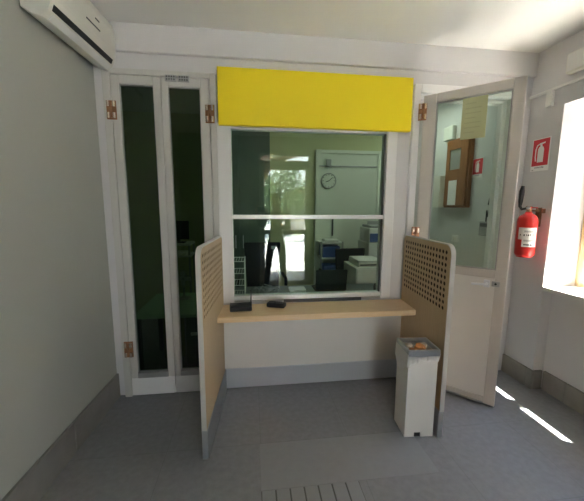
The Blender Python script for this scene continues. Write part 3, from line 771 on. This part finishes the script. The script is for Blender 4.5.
# ------------------------------------------------------------------ outside
struct('ground_outside', MB().box(-14, 14, -24, 10, -.20, -.085), M['ground'], 'sunlit paving outside the building', 'ground')
pw = MB()
ap = [(1.3 + 1.15 * math.cos(a), 2.05 + .80 * math.sin(a)) for a in [PI * k_ / 20 for k_ in range(21)]]
outer = [(-2.2, -.085), (-2.2, 3.3), (4.6, 3.3), (4.6, -.085), (2.45, -.085)] + ap + [(.15, -.085)]
pw = xform(curve_mesh([outer], .12), Matrix.Translation((0, YB - 2.1, 0)) @ XZ)
struct('wall_porch', pw, M['beige'], 'beige rendered porch wall with an arched opening outside the entrance', 'wall')
br = MB()
for k_ in range(26):
    a0, a1 = PI * (k_ + .06) / 26, PI * (k_ + .94) / 26
    br.prism([(1.3 + 1.14 * math.cos(a0), 2.05 + .79 * math.sin(a0)), (1.3 + 1.26 * math.cos(a0), 2.05 + .91 * math.sin(a0)), (1.3 + 1.26 * math.cos(a1), 2.05 + .91 * math.sin(a1)), (1.3 + 1.14 * math.cos(a1), 2.05 + .79 * math.sin(a1))], YB - 2.1 + .10, YB - 2.1 + .14, 'y')
struct('trim_6', br, M['brick'], 'brick arch of the porch opening', 'arch')
struct('ceiling_porch', MB().box(-2.2, 4.6, YB - 2.22, YB - .15, 3.02, 3.14), M['beige'], 'beige porch ceiling outside the entrance', 'ceiling')
def tree(label, x, y, h, rr, seed):
    rnd = random.Random(seed)
    r = root('garden_tree', label, 'tree', (x, y, -.09), group='trees outside the entrance')
    make('trunk', MB().tube([(0, 0, 0), (.05, .03, h * .35), (-.03, .05, h * .7)], [.13, .10, .05], 10), M['bark'], r, True)
    t = MB(); bm = t.bm
    for i in range(2600):
        while True:
            v = Vector((rnd.uniform(-1, 1), rnd.uniform(-1, 1), rnd.uniform(-1, 1)))
            if .35 < v.length < 1: break
        c = Vector((v.x * rr, v.y * rr, h * .62 + v.z * h * .42))
        n = Vector((rnd.gauss(0, 1), rnd.gauss(0, 1), rnd.gauss(0, 1))).normalized(); a = n.orthogonal().normalized(); b2 = n.cross(a)
        s = rnd.uniform(.05, .11)
        bm.faces.new([bm.verts.new(c + a * s * p + b2 * s * q * .55) for p, q in ((-1, 0), (0, -1), (1, 0), (0, 1))])
    make('crown', t, M['leaf'], r)
    return r
tree('bushy tree left of the gate outside the entrance', .15, -12.6, 3.2, .95, 1)
tree('tall bushy tree behind the gate outside the entrance', 1.75, -15.2, 3.9, 1.2, 2)
tree('bushy tree right of the gate outside the entrance', 4.0, -13.0, 3.5, 1.0, 3)
hs = root('garden_house', 'pale house with red tiled roof beyond the trees outside the entrance', 'house', (3.6, -18.5, -.09))
make('wall', MB().box(-1.6, 1.6, -1.5, 1.5, 0, 2.45), M['beige'], hs)
make('roof', MB().prism([(-1.9, 2.45), (1.9, 2.45), (0, 3.1)], -1.8, 1.8, 'y'), M['roof'], hs)
for xw in (-.9, .5): make('window', MB().box(xw, xw + .5, 1.48, 1.53, 1.1, 2.0), M['dark'], hs)
make('door', MB().box(-.2, .3, 1.48, 1.53, 0.01, 1.95), M['oak'], hs)
fe = root('garden_fence', 'white bar fence across the yard outside the entrance', 'fence', (1.6, -11.0, -.086))
for k_ in range(24): make('bar', MB().box(-2.3 + k_ * .2, -2.26 + k_ * .2, -.02, .02, 0, 1.0), M['white'], fe)
make('rail', MB().box(-2.35, 2.4, -.03, .03, .90, .96), M['white'], fe); make('rail', MB().box(-2.35, 2.4, -.03, .03, .10, .16), M['white'], fe)

nb = root('sky_blocker_building', 'unseen two storey building added outside the right window to block sky light', 'building', (6.4, -2.5, -.09))  # added out of view to keep window skylight off the left wall
make('wall', MB().box(0, 3, -7, 9, 0, 5.6), mat('dark_blocker_wall', (.15, .145, .13), .9, var=.25, scale=3), nb)  # dark facade, so little light bounces back through the window
make('roof', MB().prism([(-.35, 5.6), (3.35, 5.6), (1.5, 6.6)], -7.3, 9.3, 'y'), M['roof'], nb)
for yw in (-4.5, -1.5, 1.5, 4.5):
    for zw in (1.0, 3.6): make('window', MB().box(-.03, .02, yw, yw + 1.0, zw, zw + 1.3), M['dark'], nb)

# ------------------------------------------------------------------ the person faintly mirrored in the glass
PX, PY = .28, -3.12
def skin_chain(nodes, edges, subd=1):
    me = bpy.data.meshes.new('body'); me.from_pydata([n[0] for n in nodes], edges, []); me.update()
    o = bpy.data.objects.new('person', me); COL.objects.link(o)
    md = o.modifiers.new('Skin', 'SKIN'); md.use_smooth_shade = True; md.branch_smoothing = .6
    for v, n in zip(me.skin_vertices[0].data, nodes): v.radius = n[1] if isinstance(n[1], tuple) else (n[1], n[1]); v.use_root = False
    me.skin_vertices[0].data[0].use_root = True
    sb = o.modifiers.new('Sub', 'SUBSURF'); sb.levels = subd; sb.render_levels = subd
    dg = bpy.context.evaluated_depsgraph_get(); dg.update()
    m2 = bpy.data.meshes.new_from_object(o.evaluated_get(dg))
    bpy.data.objects.remove(o); return m2
nodes = [((0, 0, .95), (.15, .11)), ((0, .0, 1.10), (.135, .10)), ((0, 0, 1.30), (.155, .115)), ((0, 0, 1.43), (.12, .085)), ((0, .01, 1.52), .055), ((0, .02, 1.58), .062), ((0, .03, 1.67), (.078, .095)), ((0, .02, 1.75), (.062, .075)),
         ((-.10, 0, .88), .088), ((-.15, .02, .50), .062), ((-.17, -.01, .26), .055), ((-.185, -.02, .08), .042), ((-.20, .12, .035), .035),
         ((.10, 0, .88), .088), ((.12, .02, .50), .062), ((.14, -.01, .26), .055), ((.155, -.02, .08), .042), ((.165, .12, .035), .035),
         ((-.185, .0, 1.41), .062), ((-.27, .06, 1.20), .048), ((-.33, .20, 1.37), .040), ((-.37, .28, 1.50), .028), ((-.385, .315, 1.545), .034),
         ((.185, .0, 1.41), .062), ((.23, .05, 1.16), .048), ((.06, .20, 1.22), .040), ((-.10, .275, 1.40), .028), ((-.16, .305, 1.47), .033)]
edges = [(0, 1), (1, 2), (2, 3), (3, 4), (4, 5), (5, 6), (6, 7), (0, 8), (8, 9), (9, 10), (10, 11), (11, 12), (0, 13), (13, 14), (14, 15), (15, 16), (16, 17),
         (3, 18), (18, 19), (19, 20), (20, 21), (21, 22), (3, 23), (23, 24), (24, 25), (25, 26), (26, 27)]
base = len(nodes)
for hub, palm, s in ((22, (-.385, .315, 1.545), 1), (27, (-.16, .305, 1.47), -1)):
    for q in range(4):
        p0 = Vector(palm) + Vector((s * .010, .004, -.020 + q * .018))
        i0 = len(nodes)
        nodes.append((tuple(p0 + Vector((s * .022, .016, .006))), .0095)); nodes.append((tuple(p0 + Vector((s * .052 - s * abs(q - 1.5) * .004, .012, .010))), .008)); nodes.append((tuple(p0 + Vector((s * .068 - s * abs(q - 1.5) * .006, -.006, .010))), .007))
        edges += [(hub, i0), (i0, i0 + 1), (i0 + 1, i0 + 2)]
    i0 = len(nodes); p0 = Vector(palm)
    nodes.append((tuple(p0 + Vector((s * .012, -.028, .012))), .010)); nodes.append((tuple(p0 + Vector((s * .040, -.036, .030))), .0085))
    edges += [(hub, i0), (i0, i0 + 1)]
pm = skin_chain(nodes, edges, 1)
for m_ in (M['skin'], M['shirt'], M['jeans'], M['black']): pm.materials.append(m_)
for p in pm.polygons:
    c = p.center; p.use_smooth = True
    if c.z < .09: i = 3
    elif c.z < .98: i = 2
    elif c.z > 1.475 and abs(c.x) < .12 and c.y < .2: i = 0
    elif c.y > .225: i = 0
    else: i = 1
    p.material_index = i
pe = bpy.data.objects.new('person', pm); COL.objects.link(pe); pe.location = (PX, PY, 0)
tag(pe, 'person in dark shirt and blue jeans holding up a phone before the entrance door', 'person')
hm = MB(); bmesh.ops.create_icosphere(hm.bm, subdivisions=3, radius=1)
for v in list(hm.bm.verts):
    x, y, z = v.co
    v.co = Vector((x * .088, y * .108 + .018, z * .105 + 1.715))
bmesh.ops.delete(hm.bm, geom=[v for v in hm.bm.verts if v.co.z < 1.70 and v.co.y > -.02], context='VERTS')
make('hair', hm, M['hair'], pe, True)
fc = MB()
fc.cyl((0, .118, 1.675), (0, .138, 1.658), .010, .015, n=10)
make('nose', fc, M['skin'], pe, True)
ey = MB()
for s in (-1, 1):
    ey.lathe([(.002, -.008), (.010, -.005), (.012, 0), (.010, .005), (.002, .008)], (s * .032, .115, 1.70), 12)
make('eye', ey, M['ink'], pe, True)
make('mouth', MB().box(-.024, .024, .112, .122, 1.622, 1.632, .003), mat('lips', (.42, .16, .13), .5), pe)
er = MB()
for s in (-1, 1): er.box(s * .078 - .008, s * .078 + .008, .0, .035, 1.655, 1.72, .006)
make('ear', er, M['skin'], pe, True)
tag(make('smartphone', MB().box(PX - .345, PX - .205, PY + .352, PY + .361, 1.47, 1.55, .004), M['black']), 'black smartphone held up sideways by the person', 'phone')

# ------------------------------------------------------------------ light
wd = bpy.data.worlds.new('sky'); sc.world = wd; wd.use_nodes = True
bg = wd.node_tree.nodes['Background']
SKY = 6.0
tcw = wd.node_tree.nodes.new('ShaderNodeTexCoord'); sx = wd.node_tree.nodes.new('ShaderNodeSeparateXYZ'); rp = wd.node_tree.nodes.new('ShaderNodeValToRGB')
rp.color_ramp.elements[0].position = 0.0; rp.color_ramp.elements[0].color = (.95, .97, 1.0, 1)
rp.color_ramp.elements[1].position = .8; rp.color_ramp.elements[1].color = (.48, .68, 1.0, 1)
wd.node_tree.links.new(tcw.outputs['Generated'], sx.inputs[0]); wd.node_tree.links.new(sx.outputs['Z'], rp.inputs['Fac'])
wd.node_tree.links.new(rp.outputs['Color'], bg.inputs['Color'])
bg.inputs['Strength'].default_value = SKY
sl = bpy.data.lights.new('sun', 'SUN'); sl.energy = 46; sl.angle = math.radians(.5); sl.color = (1, .95, .88)
so = bpy.data.objects.new('sun', sl); COL.objects.link(so)
sd = Vector((1, -.51, 3.3)).normalized()
so.rotation_euler = sd.to_track_quat('Z', 'Y').to_euler(); so.location = (6, -4, 12)
def portal(name, loc, direction, sx_, sy_):
    al = bpy.data.lights.new(name, 'AREA'); al.shape = 'RECTANGLE'; al.size = sx_; al.size_y = sy_
    al.cycles.is_portal = True
    o = bpy.data.objects.new(name, al); COL.objects.link(o); o.location = loc
    o.rotation_euler = Vector(direction).to_track_quat('-Z', 'Y').to_euler(); return o
portal('window_portal', (XR + .40, ym, (ZS + ZH) / 2), (-1, 0, 0), 1.0, ZH - ZS)
portal('entrance_portal', (.48, YB - .12, 1.28), (0, 1, 0), 1.0, 2.5)

# ------------------------------------------------------------------ camera
CX, CD, CZ = -.1561, 2.5809, 1.5698
yaw, pitch, roll, FPX = .1264, -.14, .005, 313.155
def cray(x, y):
    cr, sr = math.cos(roll), math.sin(roll); x, y = cr * x - sr * y, sr * x + cr * y
    cp, sp = math.cos(pitch), math.sin(pitch); fy, fz = cp - sp * y, sp + cp * y
    cy, sy = math.cos(yaw), math.sin(yaw)
    return Vector((cy * x + sy * fy, -sy * x + cy * fy, fz))
fw = cray(0, 0).normalized(); rt = (cray(1, 0) - cray(0, 0)).normalized(); up = rt.cross(fw)
cd = bpy.data.cameras.new('camera'); cam = bpy.data.objects.new('camera', cd); COL.objects.link(cam)
mw = Matrix((( rt.x, up.x, -fw.x, CX), (rt.y, up.y, -fw.y, -CD), (rt.z, up.z, -fw.z, CZ), (0, 0, 0, 1)))
cam.matrix_world = mw
cd.sensor_fit = 'HORIZONTAL'; cd.sensor_width = 36; cd.lens = 36 * FPX / 584; cd.clip_start = .02; cd.clip_end = 100
sc.camera = cam

# ------------------------------------------------------------------ view
vs = sc.view_settings; vs.view_transform = 'Standard'; vs.look = 'None'; vs.gamma = 1; vs.use_curve_mapping = False; vs.exposure = 1.5
sc.cycles.use_denoising = True
try: sc.cycles.denoiser = 'OPENIMAGEDENOISE'
except Exception: pass
sc.cycles.max_bounces = 12; sc.cycles.diffuse_bounces = 8; sc.cycles.glossy_bounces = 5; sc.cycles.transparent_max_bounces = 24
sc.cycles.sample_clamp_indirect = 30; sc.cycles.blur_glossy = .2
